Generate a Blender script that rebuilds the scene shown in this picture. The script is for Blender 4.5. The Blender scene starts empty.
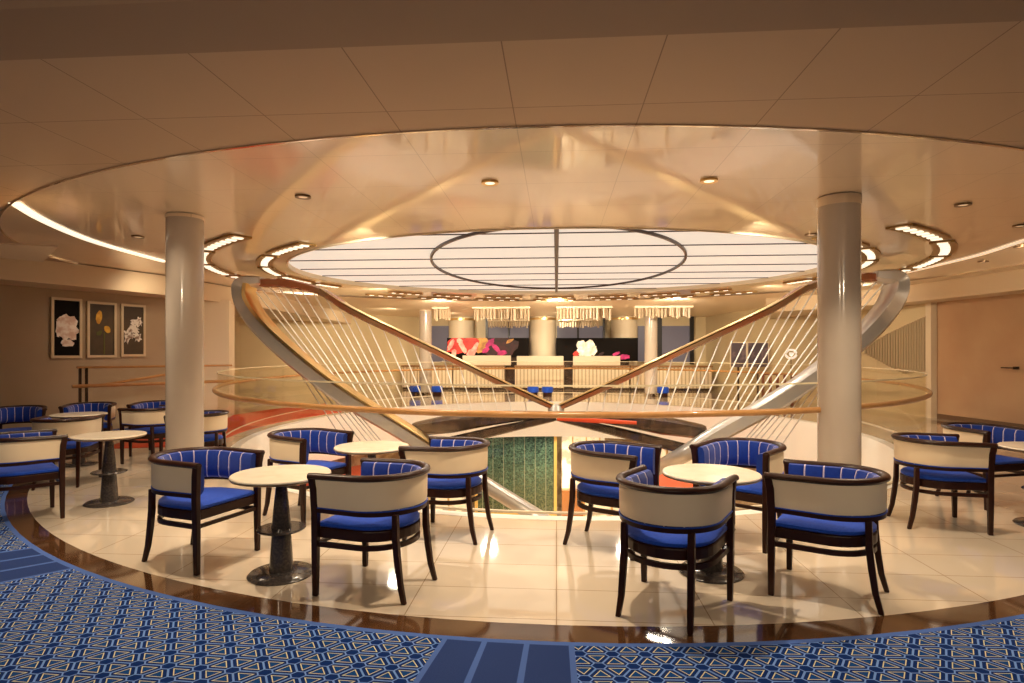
import bpy, bmesh, math, random
from mathutils import Vector, Matrix
random.seed(7)
PI = math.pi
sc = bpy.context.scene
COL = sc.collection

# ------------------------------------------------------------------ camera numbers
F = 600.0; EYE = 1.62; CX = 512.0; HY = 353.5; YAW = math.atan(44.5 / F)
FW = (-math.sin(YAW), math.cos(YAW)); RT = (math.cos(YAW), math.sin(YAW))
def at(px, py, z=0.0):
    d = (z - EYE) * F / (HY - py); c = (px - CX) / F * d
    return (RT[0]*c + FW[0]*d, RT[1]*c + FW[1]*d)
def onY(px, py, Y):
    k = (px - CX) / F
    dx = FW[0] + RT[0]*k; dy = FW[1] + RT[1]*k
    t = Y / dy
    return (dx*t, Y, EYE + (HY - py) / F * t)

# ------------------------------------------------------------------ materials
MATS = {}
def mat(name, col, rough=0.5, metal=0.0, coat=0.0, emis=None, es=0.0, spec=0.5, sheen=0.0,
        noise=None, bump=None, trans=0.0, ior=1.45, alpha=1.0):
    m = bpy.data.materials.new(name); m.use_nodes = True
    nt = m.node_tree; b = nt.nodes['Principled BSDF']
    b.inputs['Base Color'].default_value = (*col, 1)
    b.inputs['Roughness'].default_value = rough
    b.inputs['Metallic'].default_value = metal
    b.inputs['Coat Weight'].default_value = coat
    b.inputs['Coat Roughness'].default_value = 0.05
    b.inputs['Specular IOR Level'].default_value = spec
    b.inputs['Sheen Weight'].default_value = sheen
    b.inputs['Transmission Weight'].default_value = trans
    b.inputs['IOR'].default_value = ior
    b.inputs['Alpha'].default_value = alpha
    if emis:
        b.inputs['Emission Color'].default_value = (*emis, 1)
        b.inputs['Emission Strength'].default_value = es
    tc = None
    if noise:   # (scale, col2, lo, hi)
        tc = nt.nodes.new('ShaderNodeTexCoord')
        n = nt.nodes.new('ShaderNodeTexNoise'); n.inputs['Scale'].default_value = noise[0]
        n.inputs['Detail'].default_value = 5
        r = nt.nodes.new('ShaderNodeMapRange')
        r.inputs[1].default_value = noise[2]; r.inputs[2].default_value = noise[3]
        mx = nt.nodes.new('ShaderNodeMix'); mx.data_type = 'RGBA'
        mx.inputs[6].default_value = (*col, 1); mx.inputs[7].default_value = (*noise[1], 1)
        nt.links.new(tc.outputs['Object'], n.inputs['Vector'])
        nt.links.new(n.outputs['Fac'], r.inputs[0]); nt.links.new(r.outputs[0], mx.inputs[0])
        nt.links.new(mx.outputs[2], b.inputs['Base Color'])
    if bump:    # (scale, strength)
        if not tc: tc = nt.nodes.new('ShaderNodeTexCoord')
        n2 = nt.nodes.new('ShaderNodeTexNoise'); n2.inputs['Scale'].default_value = bump[0]
        bp = nt.nodes.new('ShaderNodeBump'); bp.inputs['Strength'].default_value = bump[1]
        nt.links.new(tc.outputs['Object'], n2.inputs['Vector'])
        nt.links.new(n2.outputs['Fac'], bp.inputs['Height']); nt.links.new(bp.outputs[0], b.inputs['Normal'])
    MATS[name] = m
    return m

class G:
    """tiny math-node builder"""
    def __init__(s, m): s.nt = m.node_tree; s.b = s.nt.nodes['Principled BSDF']
    def _in(s, n, i, v):
        if isinstance(v, (int, float)): n.inputs[i].default_value = v
        else: s.nt.links.new(v, n.inputs[i])
    def m(s, op, a, b=0.0, c=0.0):
        n = s.nt.nodes.new('ShaderNodeMath'); n.operation = op
        s._in(n, 0, a); s._in(n, 1, b); s._in(n, 2, c); return n.outputs[0]
    def mix(s, f, a, b):
        n = s.nt.nodes.new('ShaderNodeMix'); n.data_type = 'RGBA'
        s._in(n, 0, f)
        for i, v in ((6, a), (7, b)):
            if isinstance(v, tuple): n.inputs[i].default_value = (*v, 1)
            else: s.nt.links.new(v, n.inputs[i])
        return n.outputs[2]
    def pos(s):
        g = s.nt.nodes.new('ShaderNodeNewGeometry'); x = s.nt.nodes.new('ShaderNodeSeparateXYZ')
        s.nt.links.new(g.outputs['Position'], x.inputs[0]); return x.outputs[0], x.outputs[1], x.outputs[2]
    def uv(s):
        g = s.nt.nodes.new('ShaderNodeUVMap'); x = s.nt.nodes.new('ShaderNodeSeparateXYZ')
        s.nt.links.new(g.outputs[0], x.inputs[0]); return x.outputs[0], x.outputs[1]
    def near(s, v, period, off):   # distance to the nearest line of a family
        q = s.m('DIVIDE', s.m('SUBTRACT', v, off), period)
        fr = s.m('FRACT', q)
        return s.m('MULTIPLY', s.m('SUBTRACT', 0.5, s.m('ABSOLUTE', s.m('SUBTRACT', fr, 0.5))), period)
    def noise(s, scale, detail=4):
        tc = s.nt.nodes.new('ShaderNodeTexCoord'); n = s.nt.nodes.new('ShaderNodeTexNoise')
        n.inputs['Scale'].default_value = scale; n.inputs['Detail'].default_value = detail
        s.nt.links.new(tc.outputs['Object'], n.inputs['Vector']); return n.outputs['Fac']
    def base(s, c): s.nt.links.new(c, s.b.inputs['Base Color'])

wood = mat('dark_wood', (0.024, 0.006, 0.003), 0.38, coat=0.12, spec=.3, noise=(18, (0.036, 0.010, 0.004), .35, .7))
blue = mat('blue_fabric', (0.006, 0.050, 0.42), 0.75, sheen=0.2, spec=0.2, noise=(60, (0.010, 0.070, 0.50), .3, .7), bump=(300, .08))
cream = mat('cream_leather', (0.88, 0.72, 0.51), 0.5, noise=(6, (0.90, 0.75, 0.54), .3, .7))
stripe = mat('striped_blue_fabric', (0.008, 0.03, 0.23), 0.75, sheen=0.3, spec=0.2)
g = G(stripe); u, v = g.uv()
line = g.m('LESS_THAN', g.near(u, 0.125, 0.0625), 0.0048)
dot = g.m('MULTIPLY', g.m('LESS_THAN', g.near(u, 0.125, 0.0625), 0.007), g.m('LESS_THAN', g.m('ABSOLUTE', g.m('SUBTRACT', v, 0.68)), 0.007))
tuft = g.m('SMOOTH_MAX', g.m('SUBTRACT', 1.0, g.m('MULTIPLY', g.near(u, 0.125, 0.0625), 60)), 0.0, 0.1)
c0 = g.mix(g.noise(50), (0.004, 0.028, 0.24), (0.009, 0.050, 0.38))
g.base(g.mix(g.m('MAXIMUM', line, dot), c0, (0.72, 0.62, 0.78)))
bp = stripe.node_tree.nodes.new('ShaderNodeBump'); bp.inputs['Strength'].default_value = .6; bp.inputs['Distance'].default_value = .01; bp.invert = True
stripe.node_tree.links.new(tuft, bp.inputs['Height']); stripe.node_tree.links.new(bp.outputs[0], g.b.inputs['Normal'])

marble = mat('cream_marble', (0.92, 0.82, 0.67), 0.2, coat=0.3, noise=(7, (0.84, 0.72, 0.56), .45, .75))
stone = mat('dark_speckled_stone', (0.045, 0.038, 0.038), 0.22, coat=0.4, noise=(60, (0.085, 0.068, 0.058), .42, .7))
edge = mat('bronze_edge', (0.20, 0.12, 0.06), 0.3, metal=0.6)
gold = mat('gold_metal', (0.88, 0.64, 0.28), 0.3, metal=1.0)
brass_rail = mat('handrail_wood', (0.48, 0.23, 0.075), 0.3, coat=0.5, noise=(9, (0.56, 0.29, 0.10), .3, .7))
chrome = mat('chrome', (0.75, 0.68, 0.6), 0.08, metal=1.0)
bronze = mat('sculpture_bronze', (0.42, 0.14, 0.06), 0.25, metal=0.6, noise=(2, (0.36, 0.20, 0.10), .42, .62))
steel = mat('sculpture_steel', (0.60, 0.57, 0.55), 0.3, metal=0.55, noise=(4, (0.66, 0.62, 0.56), .35, .65))
darkm = mat('dark_bronze', (0.055, 0.035, 0.025), 0.25, metal=0.5, noise=(5, (0.14, 0.08, 0.05), .4, .7))
cablem = mat('white_cable', (0.95, 0.92, 0.86), 0.3)
pillarm = mat('pearl_pillar', (0.56, 0.48, 0.40), 0.2, metal=0.0, coat=0.8, noise=(2.2, (0.52, 0.445, 0.37), .3, .7))
black = mat('black', (0.012, 0.010, 0.010), 0.3)
wallm = mat('beige_wall', (0.62, 0.50, 0.30), 0.45, noise=(1.2, (0.66, 0.54, 0.33), .3, .7))
wallwarm = mat('tan_wood_wall', (0.50, 0.30, 0.17), 0.35, noise=(1.0, (0.55, 0.35, 0.20), .35, .7))
walldark = mat('taupe_wall', (0.38, 0.28, 0.175), 0.5, noise=(1.2, (0.42, 0.31, 0.20), .3, .7))
creamlit = mat('cream_plaster', (0.74, 0.63, 0.46), 0.5)
whitem = mat('white_fascia', (0.90, 0.86, 0.78), 0.35)
navyglass = mat('dusk_window', (0.10, 0.09, 0.11), 0.45, emis=(0.36, 0.31, 0.36), es=0.16)
glow = mat('warm_glow', (0.9, 0.8, 0.6), 0.5, emis=(1.0, 0.80, 0.50), es=2.2)
lampglow = mat('lamp_diffuser', (1, 1, 1), 0.5, emis=(1.0, 0.87, 0.64), es=1.25)
skyglow = mat('skylight_panel', (0.30, 0.27, 0.23), 0.6, emis=(1.0, 0.86, 0.71), es=0.72)
streak = mat('cove_reflection', (1, 1, 1), 0.5, emis=(1.0, 0.84, 0.60), es=1.3)  # glow put in for a light streak mirrored in the glossy ceiling
redc = mat('red_carpet', (0.60, 0.06, 0.015), 0.7, noise=(.8, (0.50, 0.13, 0.05), .4, .7))
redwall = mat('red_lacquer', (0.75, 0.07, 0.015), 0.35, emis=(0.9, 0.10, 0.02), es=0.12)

glass = bpy.data.materials.new('balustrade_glass'); glass.use_nodes = True
nt = glass.node_tree; nt.nodes.clear()
o_ = nt.nodes.new('ShaderNodeOutputMaterial'); tr = nt.nodes.new('ShaderNodeBsdfTransparent'); gl = nt.nodes.new('ShaderNodeBsdfGlossy')
tr.inputs[0].default_value = (0.985, 0.98, 0.96, 1); gl.inputs['Roughness'].default_value = 0.03; gl.inputs[0].default_value = (1, .93, .8, 1)
fr = nt.nodes.new('ShaderNodeLayerWeight'); fr.inputs[0].default_value = 0.12
mr = nt.nodes.new('ShaderNodeMapRange'); mr.inputs[3].default_value = 0.02; mr.inputs[4].default_value = 0.22
ms = nt.nodes.new('ShaderNodeMixShader')
nt.links.new(fr.outputs['Facing'], mr.inputs[0]); nt.links.new(mr.outputs[0], ms.inputs[0]); nt.links.new(tr.outputs[0], ms.inputs[1]); nt.links.new(gl.outputs[0], ms.inputs[2]); nt.links.new(ms.outputs[0], o_.inputs[0])

# floor: polished cream stone tiles
floorm = mat('polished_cream_stone', (0.66, 0.53, 0.38), 0.06, coat=0.6, spec=0.6)
g = G(floorm); x, y, z = g.pos()
j = g.m('MINIMUM', g.near(x, 0.94, 0.0), g.near(y, 0.47, 4.13))
n = g.noise(1.3)
c = g.mix(n, (0.70, 0.585, 0.45), (0.78, 0.665, 0.53))
g.base(g.mix(g.m('LESS_THAN', j, 0.0035), c, (0.42, 0.30, 0.20)))
borderm = mat('polished_brown_border', (0.075, 0.032, 0.013), 0.08, coat=0.6, noise=(5, (0.12, 0.055, 0.024), .4, .7))

# carpet
carpetm = mat('patterned_blue_carpet', (0.02, 0.05, 0.2), 0.92, spec=0.1)
g = G(carpetm); x, y, z = g.pos()
S = 0.177; h = S * math.sqrt(3) / 2
ang0 = math.radians(-3.4)
xm = g.m('MULTIPLY', g.m('ABSOLUTE', x), -1.0)            # the pattern is mirrored on the right side
xo = g.m('ADD', xm, 1.025); yo = g.m('DIVIDE', g.m('SUBTRACT', y, 3.05), 0.82)
ds = []
for k in range(3):
    a = ang0 + PI/2 + k * PI/3
    q = g.m('ADD', g.m('MULTIPLY', xo, math.cos(a)), g.m('MULTIPLY', yo, math.sin(a)))
    ds.append(g.near(q, h, 0.0))
dmin = g.m('MINIMUM', ds[0], g.m('MINIMUM', ds[1], ds[2]))
dmax = g.m('MAXIMUM', ds[0], g.m('MAXIMUM', ds[1], ds[2]))
def band(v, a, b): return g.m('MULTIPLY', g.m('GREATER_THAN', v, a), g.m('LESS_THAN', v, b))
navy = (0.003, 0.022, 0.13); mid = (0.004, 0.052, 0.22); light = (0.15, 0.28, 0.66); crm = (0.66, 0.62, 0.38)
cc = g.mix(g.m('GREATER_THAN', dmin, 0.032), navy, mid)
cc = g.mix(g.m('LESS_THAN', dmin, 0.0055), cc, light)
cc = g.mix(band(dmin, 0.0245, 0.0300), cc, crm)
cc = g.mix(g.m('LESS_THAN', dmax, 0.040), cc, light)
cc = g.mix(g.m('LESS_THAN', dmax, 0.032), cc, navy)
# radial plain strips
th = g.m('ARCTAN2', x, g.m('SUBTRACT', 8.2, y))
w = g.m('SUBTRACT', g.m('MULTIPLY', g.m('FRACT', g.m('DIVIDE', g.m('ADD', th, 0.133 + 4*0.763), 0.763)), 0.763), 0.0)
plain = g.mix(g.noise(160, 2), (0.016, 0.034, 0.13), (0.034, 0.066, 0.22))
instrip = g.m('LESS_THAN', w, 0.151)
cc = g.mix(instrip, cc, plain)
ln = g.m('LESS_THAN', g.m('ABSOLUTE', g.m('SUBTRACT', w, 0.002)), 0.004)
for o in (0.050, 0.099, 0.150):
    ln = g.m('MAXIMUM', ln, g.m('LESS_THAN', g.m('ABSOLUTE', g.m('SUBTRACT', w, o)), 0.0032))
e1 = g.m('DIVIDE', x, 9.21); e2 = g.m('DIVIDE', g.m('SUBTRACT', y, 14.715), 11.334)
ee = g.m('SQRT', g.m('ADD', g.m('MULTIPLY', e1, e1), g.m('MULTIPLY', e2, e2)))
ln = g.m('MAXIMUM', ln, g.m('LESS_THAN', ee, 1.0035))
cc = g.mix(ln, cc, (0.075, 0.145, 0.43))
g.base(cc)

# ceilings
def panel_mat(name, ca, cb, rough, coat, jc):
    m = mat(name, ca, rough, coat=coat)
    g = G(m); x, y, z = g.pos()
    j = g.m('MINIMUM', g.near(x, 0.89, -0.30), g.near(y, 0.95, 4.14))
    c = g.mix(g.noise(.8), ca, cb)
    g.base(g.mix(g.m('LESS_THAN', j, 0.0035), c, jc))
    return m
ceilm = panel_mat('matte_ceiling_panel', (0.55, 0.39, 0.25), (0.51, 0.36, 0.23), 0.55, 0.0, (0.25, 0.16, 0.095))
glossm = panel_mat('glossy_ceiling_panel', (0.88, 0.71, 0.51), (0.85, 0.68, 0.485), 0.28, 0.9, (0.62, 0.48, 0.33))
glossm.node_tree.nodes['Principled BSDF'].inputs['Coat IOR'].default_value = 2.2
glossm.node_tree.nodes['Principled BSDF'].inputs['Coat Roughness'].default_value = 0.07

# green mosaic
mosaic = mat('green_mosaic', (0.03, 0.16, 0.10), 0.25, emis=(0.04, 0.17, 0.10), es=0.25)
g = G(mosaic)
vt = mosaic.node_tree.nodes.new('ShaderNodeTexVoronoi'); vt.inputs['Scale'].default_value = 26
tc = mosaic.node_tree.nodes.new('ShaderNodeTexCoord'); mosaic.node_tree.links.new(tc.outputs['Object'], vt.inputs['Vector'])
sep = mosaic.node_tree.nodes.new('ShaderNodeSeparateXYZ'); mosaic.node_tree.links.new(vt.outputs['Color'], sep.inputs[0])
x, y, z = g.pos()
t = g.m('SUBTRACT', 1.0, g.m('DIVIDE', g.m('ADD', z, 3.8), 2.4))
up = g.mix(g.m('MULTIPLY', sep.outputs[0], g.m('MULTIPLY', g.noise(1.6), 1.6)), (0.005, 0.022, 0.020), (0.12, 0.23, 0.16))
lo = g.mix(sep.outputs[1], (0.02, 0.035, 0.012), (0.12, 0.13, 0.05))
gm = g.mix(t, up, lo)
gm = g.mix(g.m('LESS_THAN', g.near(x, 0.36, 0.0), 0.007), gm, (0.30, 0.30, 0.20))
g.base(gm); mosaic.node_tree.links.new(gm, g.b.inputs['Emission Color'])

def flat(name, col, es=0.0, rough=0.4):
    return mat(name, col, rough, emis=col if es else None, es=es)

# ------------------------------------------------------------------ object helpers
def link(name, bm, m, parent=None, smooth=True, loc=None, bevel=None, angle=40):
    me = bpy.data.meshes.new(name); bmesh.ops.recalc_face_normals(bm, faces=bm.faces)
    bm.to_mesh(me); bm.free()
    o = bpy.data.objects.new(name, me); COL.objects.link(o)
    for mm in (m if isinstance(m, (list, tuple)) else [m]): me.materials.append(mm)
    if parent: o.parent = parent
    if loc: o.location = loc
    if smooth:
        for p in me.polygons: p.use_smooth = True
        try: me.set_sharp_from_angle(angle=math.radians(angle))
        except Exception: pass
    if bevel:
        b = o.modifiers.new('bevel', 'BEVEL'); b.width = bevel; b.segments = 2; b.limit_method = 'ANGLE'
    return o
def thing(name, label, cat, loc=(0,0,0), rz=0.0, group=None):
    o = bpy.data.objects.new(name, None); COL.objects.link(o)
    o.location = loc; o.rotation_euler = (0, 0, rz); o['label'] = label; o['category'] = cat
    if group: o['group'] = group
    return o
def tag(o, label, cat, group=None):
    o['label'] = label; o['category'] = cat
    if group: o['group'] = group
    return o
def struct(name, bm, m, **k):
    o = link(name, bm, m, **k); o['kind'] = 'structure'; return o

def box(bm, x0, x1, y0, y1, z0, z1, mi=0):
    vs = [bm.verts.new((x, y, z)) for x in (x0, x1) for y in (y0, y1) for z in (z0, z1)]
    for f in ((0,1,3,2),(4,6,7,5),(0,4,5,1),(2,3,7,6),(0,2,6,4),(1,5,7,3)):
        fc = bm.faces.new([vs[i] for i in f]); fc.material_index = mi
    return bm
def nb(): return bmesh.new()
def prism(bm, pts, z0, z1):
    a = [bm.verts.new((p[0], p[1], z0)) for p in pts]; b = [bm.verts.new((p[0], p[1], z1)) for p in pts]
    bm.faces.new(a[::-1]); bm.faces.new(b)
    n = len(pts)
    for i in range(n): bm.faces.new((a[i], a[(i+1)%n], b[(i+1)%n], b[i]))
    return bm
def lathe(bm, prof, n=40, cx=0, cy=0):
    rings = []
    for r, z in prof:
        if r < 1e-5: rings.append([bm.verts.new((cx, cy, z))])
        else: rings.append([bm.verts.new((cx + r*math.cos(2*PI*i/n), cy + r*math.sin(2*PI*i/n), z)) for i in range(n)])
    for a, b in zip(rings, rings[1:]):
        for i in range(n):
            j = (i+1) % n
            if len(a) == 1 and len(b) == 1: continue
            if len(a) == 1: bm.faces.new((a[0], b[i], b[j]))
            elif len(b) == 1: bm.faces.new((a[i], a[j], b[0]))
            else: bm.faces.new((a[i], a[j], b[j], b[i]))
    return bm
def loft(bm, secs, closed=False, caps=True):
    """secs: list of lists of 3-D points (closed sections)"""
    R = [[bm.verts.new(p) for p in s] for s in secs]
    n = len(R[0]); m = len(R)
    for k in range(m if closed else m-1):
        a, b = R[k], R[(k+1) % m]
        for i in range(n):
            bm.faces.new((a[i], a[(i+1)%n], b[(i+1)%n], b[i]))
    if caps and not closed:
        bm.faces.new(R[0][::-1]); bm.faces.new(R[-1])
    return bm
def sweep2d(bm, path, prof, closed=False, dz=None, uvlen=False):
    """path in the xy plane; prof = [(outward offset, z)]; dz(i) adds height"""
    n = len(path); secs = []; s = 0.0; S_ = []
    for i, p in enumerate(path):
        a = path[(i-1) % n] if (closed or i) else p
        b = path[(i+1) % n] if (closed or i < n-1) else p
        t = Vector((b[0]-a[0], b[1]-a[1])).normalized(); nx, ny = t.y, -t.x
        if i: s += math.hypot(p[0]-path[i-1][0], p[1]-path[i-1][1])
        S_.append(s)
        off = dz(i) if dz else 0.0
        secs.append([(p[0] + nx*q[0], p[1] + ny*q[0], (q[1] + off*(q[2] if len(q) > 2 else 1.0))) for q in prof])
    R = [[bm.verts.new(p) for p in sec] for sec in secs]; m = len(prof)
    uvl = bm.loops.layers.uv.new('UVMap') if uvlen else None
    for k in range(n if closed else n-1):
        a, b = R[k], R[(k+1) % n]
        for i in range(m):
            f = bm.faces.new((a[i], b[i], b[(i+1)%m], a[(i+1)%m]))
            if uvl:
                for l, (kk, ii) in zip(f.loops, ((k, i), (k+1, i), (k+1, (i+1)%m), (k, (i+1)%m))):
                    l[uvl].uv = (S_[min(kk, n-1)] - S_[-1]/2 , R[min(kk, n-1)][ii].co.z)
    if not closed: bm.faces.new(R[0][::-1]); bm.faces.new(R[-1])
    return bm
def rod(bm, p, q, r, n=8):
    p, q = Vector(p), Vector(q); d = (q-p)
    t = d.normalized(); a = t.orthogonal().normalized(); b = t.cross(a)
    return loft(bm, [[c + a*r*math.cos(2*PI*i/n) + b*r*math.sin(2*PI*i/n) for i in range(n)] for c in (p, q)])
def tubepath(bm, pts, r, n=8, closed=False):
    secs = []; m = len(pts)
    for i, p in enumerate(pts):
        a = Vector(pts[(i-1) % m] if (closed or i) else p); b = Vector(pts[(i+1) % m] if (closed or i < m-1) else p)
        t = (b-a).normalized(); u = Vector((0,0,1)).cross(t).normalized(); v = t.cross(u)
        rr = r if isinstance(r, (int, float)) else r[i]
        secs.append([Vector(p) + u*rr*math.cos(2*PI*k/n) + v*rr*math.sin(2*PI*k/n) for k in range(n)])
    return loft(bm, secs, closed=closed)
def ellpts(cx, cy, rx, ry, a0=0, a1=360, n=96):
    full = abs(a1 - a0 - 360) < 1e-6
    k = n if full else n+1
    return [(cx + rx*math.cos(math.radians(a0 + (a1-a0)*i/n)), cy + ry*math.sin(math.radians(a0 + (a1-a0)*i/n))) for i in range(k)]
def ringflat(bm, A, B, z, closed=True, thick=None):
    """flat ring between two point lists of equal length; optional thickness (downwards)"""
    n = len(A)
    if thick is None:
        a = [bm.verts.new((*p, z)) for p in A]; b = [bm.verts.new((*p, z)) for p in B]
        for i in range(n if closed else n-1):
            j = (i+1) % n; bm.faces.new((a[i], a[j], b[j], b[i]))
        return bm
    secs = [[(*A[i], z), (*B[i], z), (*B[i], z-thick), (*A[i], z-thick)] for i in range(n)]
    return loft(bm, secs, closed=closed)
def ray_rect(angs, cx, cy, x0, x1, y0, y1):
    out = []
    for a in angs:
        c, s = math.cos(a), math.sin(a); t = 1e9
        if c > 1e-9: t = min(t, (x1-cx)/c)
        if c < -1e-9: t = min(t, (x0-cx)/c)
        if s > 1e-9: t = min(t, (y1-cy)/s)
        if s < -1e-9: t = min(t, (y0-cy)/s)
        out.append((cx + c*t, cy + s*t))
    return out

# ================================================================== SETTING
N = 160
HOLE = (0, 13.05, 6.05, 7.05)
OUT = (0, 14.715, 9.21, 11.334); INN = (0, 13.62, 8.65, 10.03)
ip = ellpts(*INN, n=N); hp = ellpts(*HOLE, n=N); op_ = ellpts(*OUT, n=N)
# cream floor: from the hole to the inner border, then a farther field behind
struct('floor', ringflat(nb(), hp, ip, 0.0), floorm, smooth=False)
struct('trim_1', ringflat(nb(), ip, op_, 0.0), borderm, smooth=False)
angs = [math.atan2(p[1]-14.715, p[0]) for p in op_]
rect = ray_rect(angs, 0, 14.715, -15, 15, -4, 36)
front = [i for i in range(N+1) if math.sin(2*PI*i/N) < 0.08 or i == N]
bm = nb()
A = op_ ; B = rect
fr_i = [i for i in range(N) if math.sin(2*PI*i/N) <= 0.02]
bk_i = [i for i in range(N) if math.sin(2*PI*i/N) >= -0.02]
def part_ring(idx, z):
    bm = nb(); va = {}; vb = {}
    for i in idx + [(idx[-1]+1) % N]:
        va[i] = bm.verts.new((*A[i], z)); vb[i] = bm.verts.new((*B[i], z))
    s = set(idx)
    for i in idx:
        jn = (i+1) % N
        if jn in va and i in va: bm.faces.new((va[i], va[jn], vb[jn], vb[i]))
    return bm
fr_i = list(range(N//2, N)); bk_i = list(range(0, N//2))
def half(idx, z):
    bm = nb()
    va = [bm.verts.new((*A[i % N], z)) for i in idx]; vb = [bm.verts.new((*B[i % N], z)) for i in idx]
    for k in range(len(idx)-1): bm.faces.new((va[k], va[k+1], vb[k+1], vb[k]))
    return bm
struct('floor_carpet', half(list(range(N//2, N+1)), 0.0), carpetm, smooth=False).name = 'floor_2'
struct('floor_3', half(list(range(0, N//2+1)), 0.0), floorm, smooth=False)
# red carpet field lying on the floor, left behind the atrium
a0, a1 = 155, 203
rp = ellpts(0, 13.05, 6.55, 7.5, a0, a1, 40); rq = ellpts(0, 14.0, 8.5, 9.9, a0-4, a1+3, 40)
o = link('red_carpet', ringflat(nb(), rp, rq, 0.012, closed=False, thick=0.012), redc, smooth=False)
tag(o, 'curved orange red carpet on the floor left of the atrium opening', 'carpet')
# white fascia lining the opening and slim rim
struct('trim_2', sweep2d(nb(), hp, [(0.0, -1.15), (0.0, 0.0), (0.16, 0.004), (0.18, -1.15)], closed=True), whitem)

# ceilings
CZ = 3.32
GL = (-0.2, 11.93, 9.0, 7.45); SK = (-.03, 12.7, 5.45, 4.52)
gp = ellpts(*GL, n=N); sp_ = ellpts(*SK, n=N)
BMZ = 3.24
yb = 3.10
angs = [math.atan2(p[1]-11.93, p[0]+0.2) for p in gp]
crect = ray_rect(angs, -0.2, 11.93, -15, 15, yb, 36)
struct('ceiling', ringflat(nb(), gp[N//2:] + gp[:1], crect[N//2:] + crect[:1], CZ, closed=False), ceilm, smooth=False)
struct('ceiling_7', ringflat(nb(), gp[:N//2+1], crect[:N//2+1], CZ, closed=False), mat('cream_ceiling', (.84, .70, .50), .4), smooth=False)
struct('ceiling_2', ringflat(nb(), sp_, gp, CZ+0.012), glossm, smooth=False)
struct('trim_3', sweep2d(nb(), gp, [(-0.012, CZ-0.012), (0.012, CZ-0.012), (0.012, CZ+0.02), (-0.012, CZ+0.02)], closed=True), chrome)
# beam over the camera, slightly skewed steps
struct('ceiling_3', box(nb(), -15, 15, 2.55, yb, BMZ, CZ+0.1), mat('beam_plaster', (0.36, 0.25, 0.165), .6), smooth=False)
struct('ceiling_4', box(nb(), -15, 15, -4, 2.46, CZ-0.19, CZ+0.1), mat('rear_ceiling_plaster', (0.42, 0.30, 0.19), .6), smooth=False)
# bulkhead ring (lower outer ceiling) on the far three quarters
bulk = mat('cream_bulkhead', (0.70, 0.56, 0.38), .4)
b1 = ellpts(0, 12.2, 9.3, 9.6, -18, 46, 60); b2 = ellpts(0, 12.2, 15, 24, -18, 46, 60)
struct('ceiling_5', ringflat(nb(), b1, b2, CZ-0.002, closed=False, thick=0.42), bulk, smooth=False)
inn = [(-12.5, 2.4), (-9.1, 10.7), (-8.5, 12.6), (-8.35, 14.2), (-8.25, 15.6), (-8.2, 17), (-8.3, 18.2), (-8.5, 21), (-9.0, 28.3)]
outp = [(-15, 2.4), (-15, 10.7), (-15, 12.6), (-15, 14.2), (-15, 15.6), (-15, 17), (-15, 18.2), (-15, 21), (-15, 28.3)]
struct('ceiling_6', ringflat(nb(), inn, outp, CZ-0.002, closed=False, thick=0.42), bulk, smooth=False)

# lower corner soffit at the far left
p1 = at(58, 247, 2.72); p2 = at(43, 262, 2.72); p3 = at(-60, 252, 2.72); p4 = at(-60, 241, 2.72)
struct('trim_4', prism(nb(), [p1, p2, p3, p4], 2.72, 2.735), mat('soffit_brown', (0.62, 0.46, 0.30), .4), smooth=False)

# walls
def wall(name, pts, z0, z1, m, thick=0.15):
    return struct(name, sweep2d(nb(), pts, [(0, z0), (0, z1), (-thick, z1), (-thick, z0)]), m, smooth=False)
# points run so that the inside face is the path itself
LW = [(-13.4, 2.75), (-9.94, 11.1), (-8.75, 13.97)]
wall('wall_left', LW, 0, CZ, walldark, thick=0.15)
wall('wall_left_back', [(-12.0, 14.2), (-11.2, 20.5), (-9.0, 25.0), (-6.0, 28.4)], 0, CZ, wallm)
RW = [(12.6, -4), (11.3, 6.0), (9.87, 13.47), (9.47, 15.8)]
wall('wall_right', RW[::-1], 0, CZ, wallwarm)
RB = [(9.40, 15.9), (9.2, 18.0), (8.3, 21.0), (7.2, 25.5), (6.9, 28.4)]
wall('wall_right_back', RB[::-1], 0, CZ, wallm)
struct('wall_back', box(nb(), -15, 15, 28.4, 28.6, 0, CZ), wallm, smooth=False)
struct('wall_front', box(nb(), -15, 15, -4.15, -4.0, 0, CZ), walldark, smooth=False)
struct('baseboard_right', sweep2d(nb(), [(p[0]-0.015, p[1]) for p in RW[::-1]], [(0, 0), (0, .12), (-.02, .12), (-.02, 0)]), mat('dark_skirting', (0.16, 0.09, 0.05), .4), smooth=False)
struct('trim_5', box(nb(), 9.33, 9.47, 15.72, 15.95, 0, 2.9), creamlit, smooth=False)
# pier with pale face at end of the left wall
struct('trim_6', prism(nb(), [(-8.75, 13.9), (-8.2, 14.5), (-8.5, 15.3), (-9.4, 15.2)], 0, 2.95), creamlit, smooth=False)

# ---- lower deck seen through the opening
LZ = -3.9
struct('floor_4', box(nb(), -9, 9, 5, 27, LZ-.1, LZ), mat('lower_floor_stone', (0.55, 0.40, 0.26), .15, coat=.4), smooth=False)
struct('wall_lower_back', sweep2d(nb(), ellpts(0, 13.05, 8.0, 8.6, 0, 180, 60), [(0, LZ), (0, -1.16), (.15, -1.16), (.15, LZ)]), mat('lower_bronze_wall', (0.30, 0.19, 0.10), .3, noise=(2.5, (0.60, 0.46, 0.28), .45, .6)), smooth=False)
struct('ceiling_lower', ringflat(nb(), ellpts(0, 13.05, 6.15, 7.15, 0, 360, 90), ellpts(0, 13.05, 9, 9.6, 0, 360, 90), -1.15), creamlit, smooth=False)

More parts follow.
